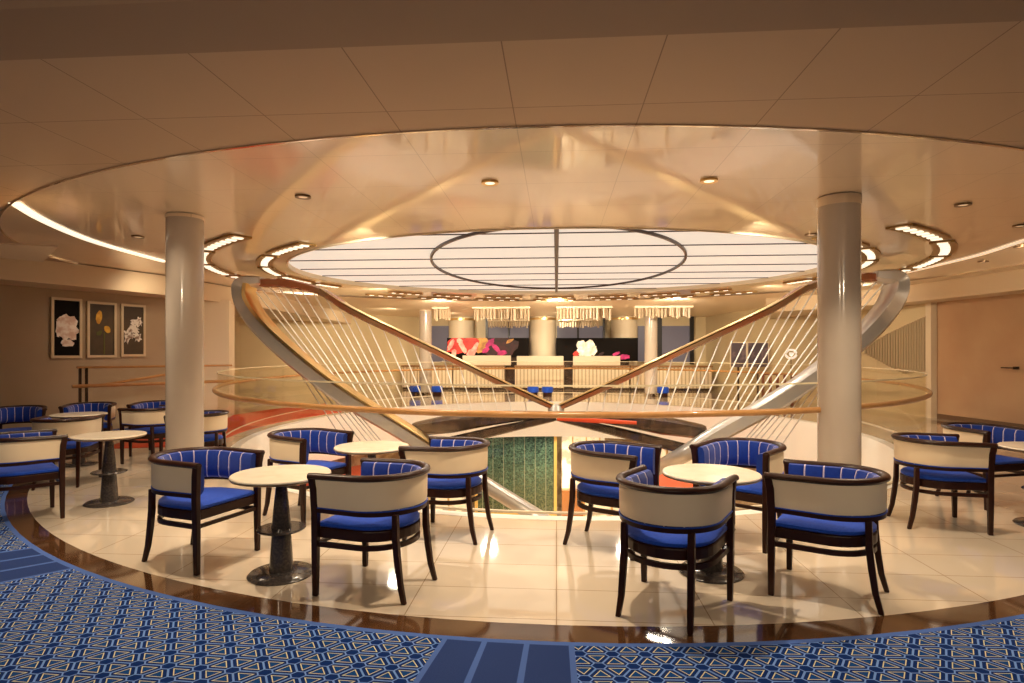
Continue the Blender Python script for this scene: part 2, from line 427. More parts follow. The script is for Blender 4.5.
t = thing('mosaic_panel', 'green mosaic wall panel on the deck below, seen through the opening', 'wall panel', (-1.25, 20.4, LZ))
X0, X1 = onY(478, 437, 20.4)[0], onY(554, 437, 20.4)[0]
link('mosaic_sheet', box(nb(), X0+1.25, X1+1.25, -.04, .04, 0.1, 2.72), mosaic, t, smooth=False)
bm = nb(); box(bm, X1+1.25, X1+1.35, -.1, .06, 0, 2.72); box(bm, X0+1.15, X0+1.25, -.1, .06, 0, 2.72); box(bm, X0+1.25, X1+1.25, -.08, .06, 0, .1)
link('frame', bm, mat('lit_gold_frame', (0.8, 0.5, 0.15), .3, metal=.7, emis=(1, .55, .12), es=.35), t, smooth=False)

t = thing('display_case', 'brightly lit display niche right of the green mosaic, one deck down', 'display case', (0.9, 20.2, LZ))
link('case_body', box(nb(), -.72, .72, -.1, .3, 0, .95), mat('copper_counter', (0.5, 0.22, 0.08), .3, metal=.4), t, smooth=False)
link('lit_back', box(nb(), -.72, .72, .22, .3, .95, 2.70), mat('lit_niche', (0.9, 0.8, 0.6), .4, emis=(1, .82, .50), es=.85, noise=(3.2, (0.25, .12, .05), .44, .56)), t, smooth=False)
link('goblet', lathe(nb(), [(0, 1.02), (.16, 1.02), (.05, 1.1), (.05, 1.35), (.25, 1.55), (.33, 1.85), (.3, 1.85), (.2, 1.6), (0, 1.45)], 24, 0.35, 0.05), darkm, t)
for s in (-.35, .1, .55):
    link('shelf_bracket', box(nb(), s-.02, s+.02, .1, .22, .95, 2.7), gold, t, smooth=False)

def slab_from_px(pts, z, th):
    return prism(nb(), [at(a, b, z) for a, b in pts], z-th, z)
o = link('landing', slab_from_px([(268, 500), (372, 500), (372, 463), (312, 463)], -1.9, .12), redwall, smooth=False)
tag(o, 'red stair landing on the deck below, under the left beam', 'landing')
o = link('landing', slab_from_px([(640, 492), (700, 492), (694, 474), (655, 474)], -1.9, .12), redwall, smooth=False)
tag(o, 'small red landing on the deck below, behind the right front chairs', 'landing')
# glazed shopfronts one deck down: gold frames with bright panes
def shop(px0, px1, Y, label, seed):
    xa, xb = onY(px0, 450, Y)[0], onY(px1, 450, Y)[0]
    t = thing('shop_window', label, 'shop window', ((xa+xb)/2, Y, LZ)); w_ = (xb-xa)/2
    rnd = random.Random(seed)
    link('panes', box(nb(), -w_, w_, .05, .09, .1, 2.6), mat('shop_glow_%d' % seed, (.8, .7, .5), .2, emis=(1, .78, .48), es=.5, noise=(2.2, (.2, .1, .05), .5, .6)), t, smooth=False)
    for k in range(6):
        x = -w_ + 2*w_*k/5
        link('mullion', rod(nb(), (x, 0, 0), (x + rnd.uniform(-.25, .25), 0, 2.65), .035, 8), gold, t)
    for z in (.1, 1.3, 2.6):
        link('transom', box(nb(), -w_, w_, -.03, .05, z-.03, z+.03), gold, t, smooth=False)
shop(585, 720, 19.0, 'gold framed bright shopfront one deck down, behind the right tables', 3)
shop(372, 470, 19.6, 'gold framed bright shopfront one deck down, left of green mosaic', 4)

# ================================================================== BALUSTRADE
bal = thing('balustrade', 'curved clear glass balustrade with wooden handrail around the atrium opening', 'balustrade', (0, 15.5, 0))
GE = (0, 0, 7.22, 9.42)
gpth = ellpts(*GE, 0, 360, 180)
link('glass_panel', sweep2d(nb(), gpth, [(-0.008, 0.0), (-0.008, 1.29), (0.008, 1.29), (0.008, 0.0)], closed=True), glass, bal)
link('glass_edge', sweep2d(nb(), gpth, [(-0.012, 1.285), (-0.012, 1.302), (0.012, 1.302), (0.012, 1.285)], closed=True), mat('glass_edge', (.95, .85, .6), .2, noise=(3, (.8, .7, .45), .3, .7)), bal)
link('base_shoe', sweep2d(nb(), gpth, [(-0.02, 0.0), (-0.02, .02), (0.02, .02), (0.02, 0.0)], closed=True), creamlit, bal)
hr = ellpts(0, 0, 7.27, 9.47, 0, 360, 180)
link('handrail', tubepath(nb(), [(p[0], p[1], 1.005) for p in hr], .034, 10, closed=True), brass_rail, bal)
for k in range(0, 180, 9):
    a, b = gpth[k], hr[k]
    link('rail_bracket', rod(nb(), (a[0], a[1], .98), (b[0], b[1], 1.0), .012, 6), gold, bal)

# left landing balustrade
y0 = 11.0
def W(px, yc):  # point on floor at camera depth yc
    c = (px-CX)/F*yc; return (RT[0]*c + FW[0]*yc, RT[1]*c + FW[1]*yc)
t = thing('stair_balustrade', 'straight glass balustrade with two slim posts in front of the flower pictures', 'balustrade', (*W(80, 11.1), 0))
q0 = Vector((*W(80, 11.1), 0)); q1 = Vector((*W(232, 13.2), 0)); d = q1-q0
link('glass_panel', box(nb(), 0, 1, -.008, .008, 0, 1.33), glass, t, smooth=False).scale = (d.length, 1, 1)
t.rotation_euler.z = math.atan2(d.y, d.x)
L_ = d.length
link('top_rail', rod(nb(), (-.05, 0, 1.36), (L_, 0, 1.36), .022, 8), brass_rail, t)
link('handrail', rod(nb(), (-.14, -.08, 1.02), (L_, -.08, 1.02), .033, 10), brass_rail, t)
for s in (0, .10):
    link('post', box(nb(), s-.02, s+.02, -.025, .025, 0, 1.35), darkm, t, smooth=False)
link('stair_rail', rod(nb(), (.25, .1, 1.0), (L_*.93, 1.0, 1.28), .028, 8), brass_rail, t)

# ================================================================== PILLARS
def pillar(px_x, y, r, label, grp=None, nk=.04):
    t = thing('pillar', label, 'pillar', (px_x, y, 0), 0, grp)
    link('shaft', lathe(nb(), [(0, 0.0), (r, 0.0), (r, CZ+.005), (0, CZ+.005)], 64), pillarm, t)
    link('base_ring', lathe(nb(), [(r, 0), (r+.012, 0), (r+.012, .10), (r, .11)], 64), chrome, t)
    link('neck_ring', lathe(nb(), [(r-.001, CZ-nk), (r+.006, CZ-nk), (r+.006, CZ), (r-.001, CZ)], 64), glossm, t)
    return t
pl = W(185, 7.45); pr_ = W(839, 6.56)
pillar(*pl, .212, 'tall pearl grey round pillar on the left, between the seating groups')
pillar(*pr_, .213, 'tall pearl grey round pillar on the right, behind the right tables', None, .10)
a = onY(425.5, 0, 23.2); b = onY(651, 0, 23.2)
pillar(a[0], 23.2, .24, 'far slender cream pillar in front of the bar, left one')
pillar(b[0], 23.2, .24, 'far slender cream pillar in front of the bar, right one')

# ================================================================== SKYLIGHT + CEILING LIGHTS
t = thing('skylight', 'large oval luminous skylight with dark thin bars above the atrium', 'skylight', (0, 12.7, CZ))
barm = mat('dark_red_bar', (.05, .02, .012), .35)
bm = nb(); vs = [bm.verts.new((p[0], p[1]-12.7, .09)) for p in sp_]; bm.faces.new(vs)
link('luminous_panel', bm, skyglow, t, smooth=False)
link('rim', sweep2d(nb(), [(p[0], p[1]-12.7) for p in sp_], [(-.012, -.006), (.012, -.006), (.012, .1), (-.012, .1)], closed=True), creamlit, t)
for Y in (8.89, 10.04, 11.19, 12.34, 13.4, 14.5, 15.6, 16.6):
    w_ = SK[2]*math.sqrt(max(0, 1-((Y-12.7)/SK[3])**2))-.03
    link('cross_bar', box(nb(), -w_, w_, Y-12.7-.009, Y-12.7+.009, 0.072, .088), barm, t, smooth=False)
link('spine_bar', box(nb(), -.035, .035, -4.45, 4.4, .035, .085), barm, t, smooth=False)
rr = [(p[0], p[1]-12.7) for p in ellpts(0, 12.28, 2.45, 4.02, 0, 360, 90)]
link('oval_bar', sweep2d(nb(), rr, [(-.022, .045), (.022, .045), (.022, .088), (-.022, .088)], closed=True), barm, t)

louvref = mat('louvre_frame', (.40, .25, .09), .35, metal=.7)
def ring_lights(rx, ry, cy, wd, segs, where, grp):
    for (a0, a1) in segs:
        am = math.radians((a0+a1)/2); c = (rx*math.cos(am), cy + ry*math.sin(am))
        t = thing('louvre_light', where, 'ceiling light', (c[0], c[1], CZ), 0, grp)
        def E(dr, a): r_ = math.radians(a); return ((rx+dr)*math.cos(r_)-c[0], cy+(ry+dr)*math.sin(r_)-c[1])
        angs_ = [a0+(a1-a0)*i/10 for i in range(11)]
        secs = [[(*E(-wd/2-.05, a), .010), (*E(-wd/2-.05, a), -.02), (*E(-wd/2, a), -.02), (*E(-wd/2, a), -.010), (*E(wd/2, a), -.010), (*E(wd/2, a), -.02), (*E(wd/2+.05, a), -.02), (*E(wd/2+.05, a), .010)] for a in angs_]
        link('frame', loft(nb(), secs), louvref, t, smooth=False)
        n_ = 7 if wd > .15 else 4
        for k in range(n_):
            bm = nb()
            aa = a0 + (a1-a0)*(k+.30)/n_; ab = a0 + (a1-a0)*(k+.70)/n_
            q = [(*E(-wd*.30, aa), -.0215), (*E(wd*.30, aa), -.0215), (*E(wd*.30, ab), -.0215), (*E(-wd*.30, ab), -.0215)]
            lo = [bm.verts.new((v[0], v[1], -.028)) for v in q]; hi = [bm.verts.new((v[0], v[1], -.0125)) for v in q]
            bm.faces.new(lo); bm.faces.new(hi[::-1])
            for i in range(4): bm.faces.new((lo[i], lo[(i+1)%4], hi[(i+1)%4], hi[i]))
            link('lamp_slat', bm, lampglow, t, smooth=False)
def segs(a, b, st, gap):
    out = []
    while a < b - 3: out.append((a, min(a+st, b))); a += st+gap
    return out
oR = segs(-50, 26, 13, 2.5); oL = [(180-b, 180-a) for a, b in oR]; oB = segs(40, 140, 11, 4)
ring_lights(7.08, 6.05, 13, .22, oR, 'louvred gold framed ceiling light in the outer ring right of the skylight', 'outer ring lights, right')
ring_lights(7.08, 6.05, 13, .22, oL, 'louvred gold framed ceiling light in the outer ring left of the skylight', 'outer ring lights, left')
ring_lights(7.08, 6.05, 13, .10, oB, 'louvred gold framed ceiling light in the outer ring behind the skylight', 'outer ring lights, back')
iR = segs(-50, 22, 13, 3); iL = [(180-b, 180-a) for a, b in iR]
ring_lights(6.0, 5.15, 13, .2, iR, 'louvred gold framed ceiling light in the inner ring right of the skylight', 'inner ring lights, right')
ring_lights(6.0, 5.15, 13, .2, iL, 'louvred gold framed ceiling light in the inner ring left of the skylight', 'inner ring lights, left')
ring_lights(6.0, 5.15, 13, .10, oB, 'louvred gold framed ceiling light in the inner ring behind the skylight', 'inner ring lights, back')

def downlight(px, py, label, on):
    x, y = at(px, py, CZ)
    t = thing('downlight', label, 'ceiling light', (x, y, CZ))
    link('trim_ring', lathe(nb(), [(.05, .012), (.05, -.006), (.085, -.008), (.085, .012)], 28), gold if on else edge, t)
    link('lamp', lathe(nb(), [(0, -.002), (.05, -.002), (.05, .01), (0, .01)], 20), lampglow if on else flatdim, t)
flatdim = mat('dim_lamp', (.5, .35, .2), .4, emis=(1, .7, .4), es=.5)
downlight(490, 183, 'bright small round downlight, left of the two near the middle', True)
downlight(709, 181, 'bright small round downlight, right of the two near the middle', True)
downlight(303, 197, 'dim round downlight above the left group of chairs', False)
downlight(138, 237, 'dim round downlight just left of the left pillar', False)
downlight(963, 205, 'dim round downlight right of the right pillar, nearest one', False)
downlight(1020, 226, 'dim round downlight at the right edge, nearer one', False)
downlight(1020, 247, 'dim round downlight at the right edge, farther one', False)
downlight(983, 262, 'dim round downlight beyond the outer ring on the right', False)
downlight(811, 235, 'dim round downlight directly left of the right pillar', False)

# cove: glowing strips painted in for light reflected by the ceiling
def cove_streak(pts, label, m=None, w=.055):
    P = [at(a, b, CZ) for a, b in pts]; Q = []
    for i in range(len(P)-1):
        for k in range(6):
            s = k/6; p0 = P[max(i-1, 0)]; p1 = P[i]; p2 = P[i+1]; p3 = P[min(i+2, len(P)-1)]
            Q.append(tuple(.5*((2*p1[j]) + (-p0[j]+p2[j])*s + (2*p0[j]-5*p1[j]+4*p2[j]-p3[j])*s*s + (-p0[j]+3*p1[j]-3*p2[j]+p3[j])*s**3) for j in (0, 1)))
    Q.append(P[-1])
    o = link('cove_reflection', sweep2d(nb(), Q, [(-w, CZ-.006), (w, CZ-.006), (w, CZ+.012), (-w, CZ+.012)]), m or streak)
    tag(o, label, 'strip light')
cove_streak([(14, 203), (40, 219), (75, 235), (110, 247), (165, 262)], 'long curved glowing strip painted as a light reflection in the ceiling at far left')
cove_streak([(1060, 232), (1024, 241), (980, 255), (940, 265), (905, 273)], 'long curved glowing strip painted as a light reflection in the ceiling at far right', mat('dim_cove_reflection', (.9, .8, .6), .5, emis=(1, .80, .56), es=.62), .045)

# ================================================================== SCULPTURE
SY = 12.0
sculp = thing('harp_sculpture', 'huge winged metal sculpture strung with white cables, hanging in the atrium', 'sculpture', (0, SY, 0))
def P3(px, py, dy=0.0):
    a = onY(px, py, SY+dy); return Vector((a[0], dy, a[2]))
def smooth_pts(P, k=5):
    Q = []
    for i in range(len(P)-1):
        p0 = P[max(i-1, 0)]; p1 = P[i]; p2 = P[i+1]; p3 = P[min(i+2, len(P)-1)]
        for j in range(k):
            s = j/k
            Q.append(.5*((2*p1) + (p2-p0)*s + (2*p0-5*p1+4*p2-p3)*s*s + (3*p1-p0-3*p2+p3)*s**3))
    Q.append(P[-1]); return Q
def beam(name, P, H, D, m, mir, k=5, parent=None):
    """P: Vector path, H: thickness in the wing's plane, D: depth along y"""
    n0 = len(P); Q = smooth_pts(P, k); secs = []
    for i, p in enumerate(Q):
        f = i/(len(Q)-1)*(n0-1); a = min(int(f), n0-2); s = f-a
        hh = H[a]*(1-s)+H[a+1]*s; dd = D[a]*(1-s)+D[a+1]*s
        t_ = (Q[min(i+1, len(Q)-1)]-Q[max(i-1, 0)]); t_.y = 0; t_.normalize()
        nn = Vector((-t_.z, 0, t_.x))
        e = .18
        prof = [(-.5, -.5+e), (-.5+e, -.5), (.5-e, -.5), (.5, -.5+e), (.5, .5-e), (.5-e, .5), (-.5+e, .5), (-.5, .5-e)]
        sec = [p + nn*hh*q[1] + Vector((0, 1, 0))*dd*q[0] for q in prof]
        if mir: sec = [Vector((-v.x, v.y, v.z)) for v in sec]
        secs.append(sec)
    return link(name, loft(nb(), secs), m, parent or sculp, angle=50)
TOP = [(262, 283), (290, 284), (322, 292), (352, 311), (400, 334.5), (450, 358.5), (500, 383), (532, 398), (556, 409)]
LOW = [(262, 281), (245, 285), (246, 302), (260, 324), (284, 349), (322, 380), (357, 404), (400, 430), (436, 453), (483, 483), (548, 523)]
topP = [P3(*p) for p in TOP]; lowP = [P3(*p, -.25 if 2 < i < 9 else -.1) for i, p in enumerate(LOW)]
topP[0].y = lowP[0].y = 0.0
for mir in (False, True):
    beam('top_beam', topP, [.16, .17, .15, .14, .12, .11, .11, .10, .08], [.35, .4, .4, .36, .32, .3, .28, .24, .2], bronze, mir)
    beam('top_cap', [p + Vector((.03, 0, .060)) for p in topP[2:]], [.02, .022, .022, .022, .022, .02, .02], [.42, .38, .34, .32, .30, .26, .22], gold, mir)
    lp = lowP if not mir else lowP[:9] + [P3(470, 472, .8)]
    beam('lower_beam', lp, [.16, .30, .34, .34, .32, .32, .32, .30, .27, .26, .26], [.5, .6, .55, .5, .45, .4, .4, .36, .34, .3, .3], steel, mir)
    # gold face along the inner edge of the lower beam
    off = []
    for i, p in enumerate(lowP[1:11]):
        q = lowP[1:11]; t_ = (q[min(i+1, 9)] - q[max(i-1, 0)]); t_.y = 0; t_.normalize()
        nn = Vector((-t_.z, 0, t_.x)); off.append(p + nn*(.15 if i < 3 else .175) + Vector((0, -.08, 0)))
    if not mir: beam('gold_edge', off[:8], [.10, .13, .11, .07, .055, .05, .045, .02], [.46, .5, .46, .4, .4, .4, .4, .38], gold, mir)
    # low dark arms spreading from the node
    beam('lower_arm', [P3(556, 418), P3(500, 430), P3(440, 444), P3(400, 452)], [.10, .17, .2, .16], [.25]*4, darkm, mir)
    beam('side_fin', [P3(556, 414, .2), P3(505, 417, .2), P3(455, 423, .2), P3(415, 429, .2)], [.06, .22, .34, .26], [.4, .6, .7, .5], darkm, mir)
beam('red_strip', [P3(556, 419, -.2), P3(520, 420, -.2), P3(478, 421.5, -.2)], [.05, .09, .06], [.05]*3, redwall, True)
link('node', lathe(nb(), [(0, -.12), (.12, -.12), (.17, 0), (.12, .12), (0, .12)], 24), steel, sculp).location = P3(556, 410)
# cables
inner = [P3(*p) for p in ((252, 300), (268, 320), (300, 349), (355, 392), (400, 421), (425, 437), (470, 466), (530, 505))]
def hit_low(p, d):
    best = None
    for a, b in zip(inner, inner[1:]):
        den = d.x*(b.z-a.z) - d.z*(b.x-a.x)
        if abs(den) < 1e-9: continue
        t_ = ((a.x-p.x)*(b.z-a.z) - (a.z-p.z)*(b.x-a.x))/den
        s_ = ((a.x-p.x)*d.z - (a.z-p.z)*d.x)/den
        if t_ > .3 and -0.01 <= s_ <= 1.01 and (best is None or t_ < best): best = t_
    return best
zfin = P3(480, 415).z
tops = [(253, 288), (261, 288), (270, 287), (279, 287.5), (290, 288), (301, 289.5), (313, 292), (325, 297), (338, 305), (352, 314), (367, 322), (383, 329.5), (398, 337), (413, 344.5), (429, 352), (444, 359), (460, 367), (475, 374), (491, 381), (507, 389), (524, 397)]
for mir in (False, True):
    for i, tp in enumerate(tops):
        s = i/(len(tops)-1); slope = 1.20 + 1.5*s + 2.8*s**4
        a = P3(*tp); d = Vector((1, 0, -slope)).normalized()
        t_ = hit_low(a, d)
        tf = (a.z - zfin)/-d.z
        L1 = min(t_ or 99, tf if a.z > zfin + .1 else 99)
        if L1 > 20: continue
        b = a + d*L1
        pa, pb = ((-a.x, a.y, a.z), (-b.x, b.y, b.z)) if mir else (tuple(a), tuple(b))
        link('cable', rod(nb(), pa, pb, .0125, 6), cablem, sculp)
    for k in range(7):
        a = P3(297 + 9.5*k, 369 + 6.6*k, -.05); b = P3(343 + 10.5*k - .5*k*k, 440+1.5*k, -.8)
        b = a + (b-a)*1.05
        pa, pb = ((-a.x, a.y, a.z), (-b.x, b.y, b.z)) if mir else (tuple(a), tuple(b))
        link('cable', rod(nb(), pa, pb, .011, 6), steel, sculp)

# ================================================================== CHAIRS
def upath(r=.322, fx=.300, fy=.30, ns=4, na=22, rx=None, ry=None):
    rx = rx or .308; ry = ry or r
    pts = [(-fx + (-rx+fx)*i/ns, fy*(1-i/ns)) for i in range(ns)]
    pts += [(-rx*math.cos(PI*i/na), -ry*math.sin(PI*i/na)) for i in range(na+1)]
    pts += [(rx + (fx-rx)*(i+1)/ns, fy*(i+1)/ns) for i in range(ns)]
    return pts
def legsec(bm, P):
    secs = [[(x-w/2, y-d/2, z), (x+w/2, y-d/2, z), (x+w/2, y+d/2, z), (x-w/2, y+d/2, z)] for x, y, z, w, d in P]
    return loft(bm, secs)
def make_chair():
    t = thing('tub_chair', 'x', 'chair')
    up = upath(); n = len(up)
    rise = lambda i: .012*math.sin(PI*min(max((i/(n-1)-.02)/.96, 0), 1))**.8
    # outer cream panel (outward is +), upholstered pad inside
    link('back_panel', sweep2d(nb(), up, [(.010, .592), (.014, .62), (.016, .75, .9), (.012, .785, 1), (-.012, .785, 1), (-.012, .592)], dz=rise), cream, t, bevel=None)
    link('back_pad', sweep2d(nb(), up, [(-.014, .575), (-.014, .79, 1), (-.030, .802, 1), (-.056, .797, 1), (-.074, .76, .8), (-.078, .66, .4), (-.070, .60), (-.045, .577)], dz=rise, uvlen=True), stripe, t)
    # top rail: flattened round section, slightly outside
    prof = [(.010+.028*math.cos(a), .802+.022*math.sin(a), 1) for a in [2*PI*k/10 for k in range(10)]]
    upf = [(up[0][0]-.008, up[0][1]+.045)] + up + [(up[-1][0]+.008, up[-1][1]+.045)]
    link('arm_rail', sweep2d(nb(), upf, prof, dz=lambda i: rise(min(max(i-1, 0), n-1))), wood, t)
    link('lower_rail', sweep2d(nb(), up, [(.013, .562), (.013, .592), (-.020, .592), (-.020, .562)]), wood, t)
    link('piping', sweep2d(nb(), up, [(.018, .592), (.018, .599), (.010, .599), (.010, .592)]), blue, t)
    # seat
    sp = upath(fx=.288, fy=.295, rx=.288, ry=.285, ns=3, na=16)
    bm = prism(nb(), sp, .388, .458); link('seat_frame', bm, wood, t, smooth=False, bevel=.008)
    bm = nb(); secs = []
    for sc_, z in ((.94, .458), (.985, .468), (.985, .486), (.93, .500), (.75, .509), (.4, .514), (.05, .516)):
        secs.append([(p[0]*sc_, (p[1]-.01)*sc_+.01, z) for p in sp])
    link('seat_cushion', loft(bm, secs), blue, t)
    # legs
    for s in (-1, 1):
        link('leg', legsec(nb(), [(s*.295, .305, 0, .034, .036), (s*.297, .303, .30, .042, .045), (s*.300, .300, .55, .044, .050), (s*.304, .308, .72, .044, .052), (s*.312, .325, .812, .046, .046)]), wood, t, bevel=.006)
        link('leg', legsec(nb(), [(s*.222, -.322, 0, .030, .032), (s*.215, -.290, .12, .036, .037), (s*.212, -.270, .26, .040, .041), (s*.210, -.255, .40, .042, .042), (s*.210, -.252, .570, .040, .038)]), wood, t, bevel=.006)
    hp_ = upath(fx=.288, fy=.29, rx=.280, ry=.268, ns=3, na=18)
    link('stretcher', sweep2d(nb(), hp_, [(.013, .332), (.013, .364), (-.013, .364), (-.013, .332)]), wood, t)
    link('front_stretcher', box(nb(), -.290, .290, .288, .312, .336, .362), wood, t, smooth=False)
    return t
def dup(root, loc, rz, label, group=None):
    r = root.copy(); COL.objects.link(r); r.location = loc; r.rotation_euler = (0, 0, rz)
    r['label'] = label
    if group: r['group'] = group
    for ch in list(root.children):
        c = ch.copy(); COL.objects.link(c); c.parent = r
    return r
chair0 = make_chair()
G_L = 'chairs around the left front table'
chairs = [
 ((-2.83, 4.57), (.96, -.28), 'blue striped tub chair left of the left front table, seat open to right'),
 ((-1.235, 4.11), (-.965, .26), 'tub chair right of the left front table, its cream back toward us'),
 ((-2.53, 5.875), (.911, -.41), 'blue striped tub chair on the left of the round table behind the left front table'),
 ((-0.95, 5.33), (-.976, .217), 'tub chair with cream back just left of the green mosaic, right of the middle table'),
 ((0.457, 5.16), (.89, -.455), 'tub chair left behind the right front table, cream side and wide blue back'),
 ((1.645, 5.43), (-.62, -.785), 'tub chair facing us behind the right front table, whole blue striped inside showing'),
 ((0.73, 3.91), (.487, .873), 'nearest tub chair with its curved cream back to us, left front of the right table'),
 ((1.85, 4.235), (-.853, .52), 'tub chair with cream back at the right side of the right front table'),
 ((3.59, 5.98), (.994, -.11), 'tub chair with cream back just right of the right pillar'),
 ((4.62, 6.92), (.30, -.95), 'tub chair facing us at the right edge, behind the table cut by the frame'),
 ((-5.27, 5.52), (.65, .76), 'tub chair with cream back cut by the left edge, nearest on the far left'),
 ((-6.11, 7.05), (-.41, .91), 'tub chair with cream back behind the left edge chair, before the farthest table'),
 ((-5.95, 8.50), (-.93, .37), 'tub chair with cream back right of the farthest table, left of the left pillar'),
 (W(18, 8.85), (.66, -.75), 'blue backed tub chair at the left edge beside the farthest table'),
 (W(91, 9.5), (.46, -.89), 'tub chair facing us behind the farthest round table, under the flower pictures'),
 (W(200, 8.1), (-.95, -.30), 'tub chair half hidden behind the left pillar, by the glass balustrade'),
 (W(158, 9.8), (.30, -.95), 'tub chair facing us, farthest one, partly hidden by the left pillar'),
]
for i, (p, f, lab) in enumerate(chairs):
    rz = math.atan2(f[1], f[0]) - PI/2
    if i == 0:
        chair0.location = (*p, 0); chair0.rotation_euler = (0, 0, rz); chair0['label'] = lab
        chair0['group'] = 'blue and cream tub chairs of the lounge'
    else: dup(chair0, (*p, 0), rz, lab)
for px, lab in ((415, 'tiny distant low blue stool before the bar, leftmost'), (437, 'tiny distant low blue stool before the bar, second from left'),
                (533, 'tiny distant low blue stool in the middle, left of a touching pair'), (547.5, 'tiny distant low blue stool in the middle, right of a touching pair'),
                (663, 'tiny distant low blue stool before the bar, rightmost')):
    x, z = onY(px, 389, 22.6)[0], .38
    t = thing('stool', lab, 'stool', (x, 22.6, 0), 0, 'low blue stools before the bar')
    link('cushion', lathe(nb(), [(0, .16), (.2, .16), (.215, .2), (.215, .34), (.19, .38), (0, .39)], 24), blue, t)
    link('base', lathe(nb(), [(0, 0), (.17, 0), (.17, .16), (0, .16)], 24), wood, t)

# ================================================================== TABLES
def make_table():
    t = thing('round_table', 'x', 'table')
    link('table_top', lathe(nb(), [(0, .722), (.335, .722), (.350, .728), (.350, .736), (.344, .742), (0, .742)], 64), marble, t)
    link('top_edge', lathe(nb(), [(.28, .708), (.330, .710), (.346, .716), (.353, .724), (.28, .7225)], 64), edge, t)
    link('pedestal', lathe(nb(), [(0, .02), (.088, .02), (.084, .06), (.066, .33), (0, .33)], 32), stone, t)
    link('upper_pedestal', lathe(nb(), [(0, .345), (.070, .345), (.066, .38), (.036, .68), (.05, .70), (.12, .712), (0, .712)], 32), stone, t)
    link('middle_disc', lathe(nb(), [(0, .328), (.165, .328), (.172, .336), (.165, .346), (0, .346)], 48), stone, t)
    link('base_disc', lathe(nb(), [(0, 0), (.232, 0), (.235, .008), (.22, .022), (.10, .034), (0, .034)], 56), stone, t)
    return t
tb0 = make_table()
tabs = [((-2.015, 4.27), 'round cream table on dark cone pedestal, left front'),
        ((-4.84, 6.17), 'round cream table at left, standing clear between the left edge chairs'),
        ((1.14, 4.54), 'round cream table on dark pedestal, right front among four chairs'),
        ((-1.75, 5.59), 'round cream table in the middle, behind the left front chairs'),
        (W(79, 8.75), 'farthest round cream table at left, below the flower pictures'),
        ((4.58, 6.0), 'round cream table cut off by the right edge of the picture')]
for i, (p, lab) in enumerate(tabs):
    if i == 0: tb0.location = (*p, 0); tb0['label'] = lab; tb0['group'] = 'round lounge tables'
    else: dup(tb0, (*p, 0), 0, lab)

# ================================================================== PICTURES ON THE LEFT WALL
def blob(bm, cx, cz, rx, rz, rot, seed, y, n=18, jag=.25, th=.004):
    r = random.Random(seed); pts = []
    for i in range(n):
        a = 2*PI*i/n; k = 1 + jag*(r.random()-.5)*2
        x = rx*k*math.cos(a); z = rz*k*math.sin(a)
        pts.append((cx + x*math.cos(rot) - z*math.sin(rot), cz + x*math.sin(rot) + z*math.cos(rot)))
    a = [bm.verts.new((p[0], y, p[1])) for p in pts]; b = [bm.verts.new((p[0], y-th, p[1])) for p in pts]
    bm.faces.new(a); bm.faces.new(b[::-1])
    for i in range(n): bm.faces.new((a[i], a[(i+1)%n], b[(i+1)%n], b[i]))
petal_a = mat('petal_blush', (.72, .50, .40), .5, noise=(9, (.95, .85, .78), .42, .6))
petal_b = mat('petal_white', (.85, .80, .72), .5, noise=(14, (.30, .20, .14), .48, .62))
petal_y = mat('petal_yellow', (.75, .42, .04), .5, noise=(8, (.55, .25, .02), .4, .6))
stemm = mat('stem_green', (.10, .10, .02), .6)
artbg = mat('print_brown', (.055, .035, .020), .3, noise=(1.5, (.10, .065, .03), .4, .6))
artbk = mat('print_black', (.006, .004, .003), .6, spec=.1)
wd = Vector((.383, .924, 0)); wrz = math.atan2(wd.y, wd.x)
def wallpt(px):   # intersection with the left wall line
    k = (px-CX)/F; dx = FW[0]+RT[0]*k; dy = FW[1]+RT[1]*k
    # t*(dx,dy) = (-9.94,11.1)+s*wd
    det = dx*(-wd.y) - dy*(-wd.x)
    t_ = (-9.94*(-wd.y) - 11.1*(-wd.x))/det
    return Vector((dx*t_, dy*t_, 0)), t_
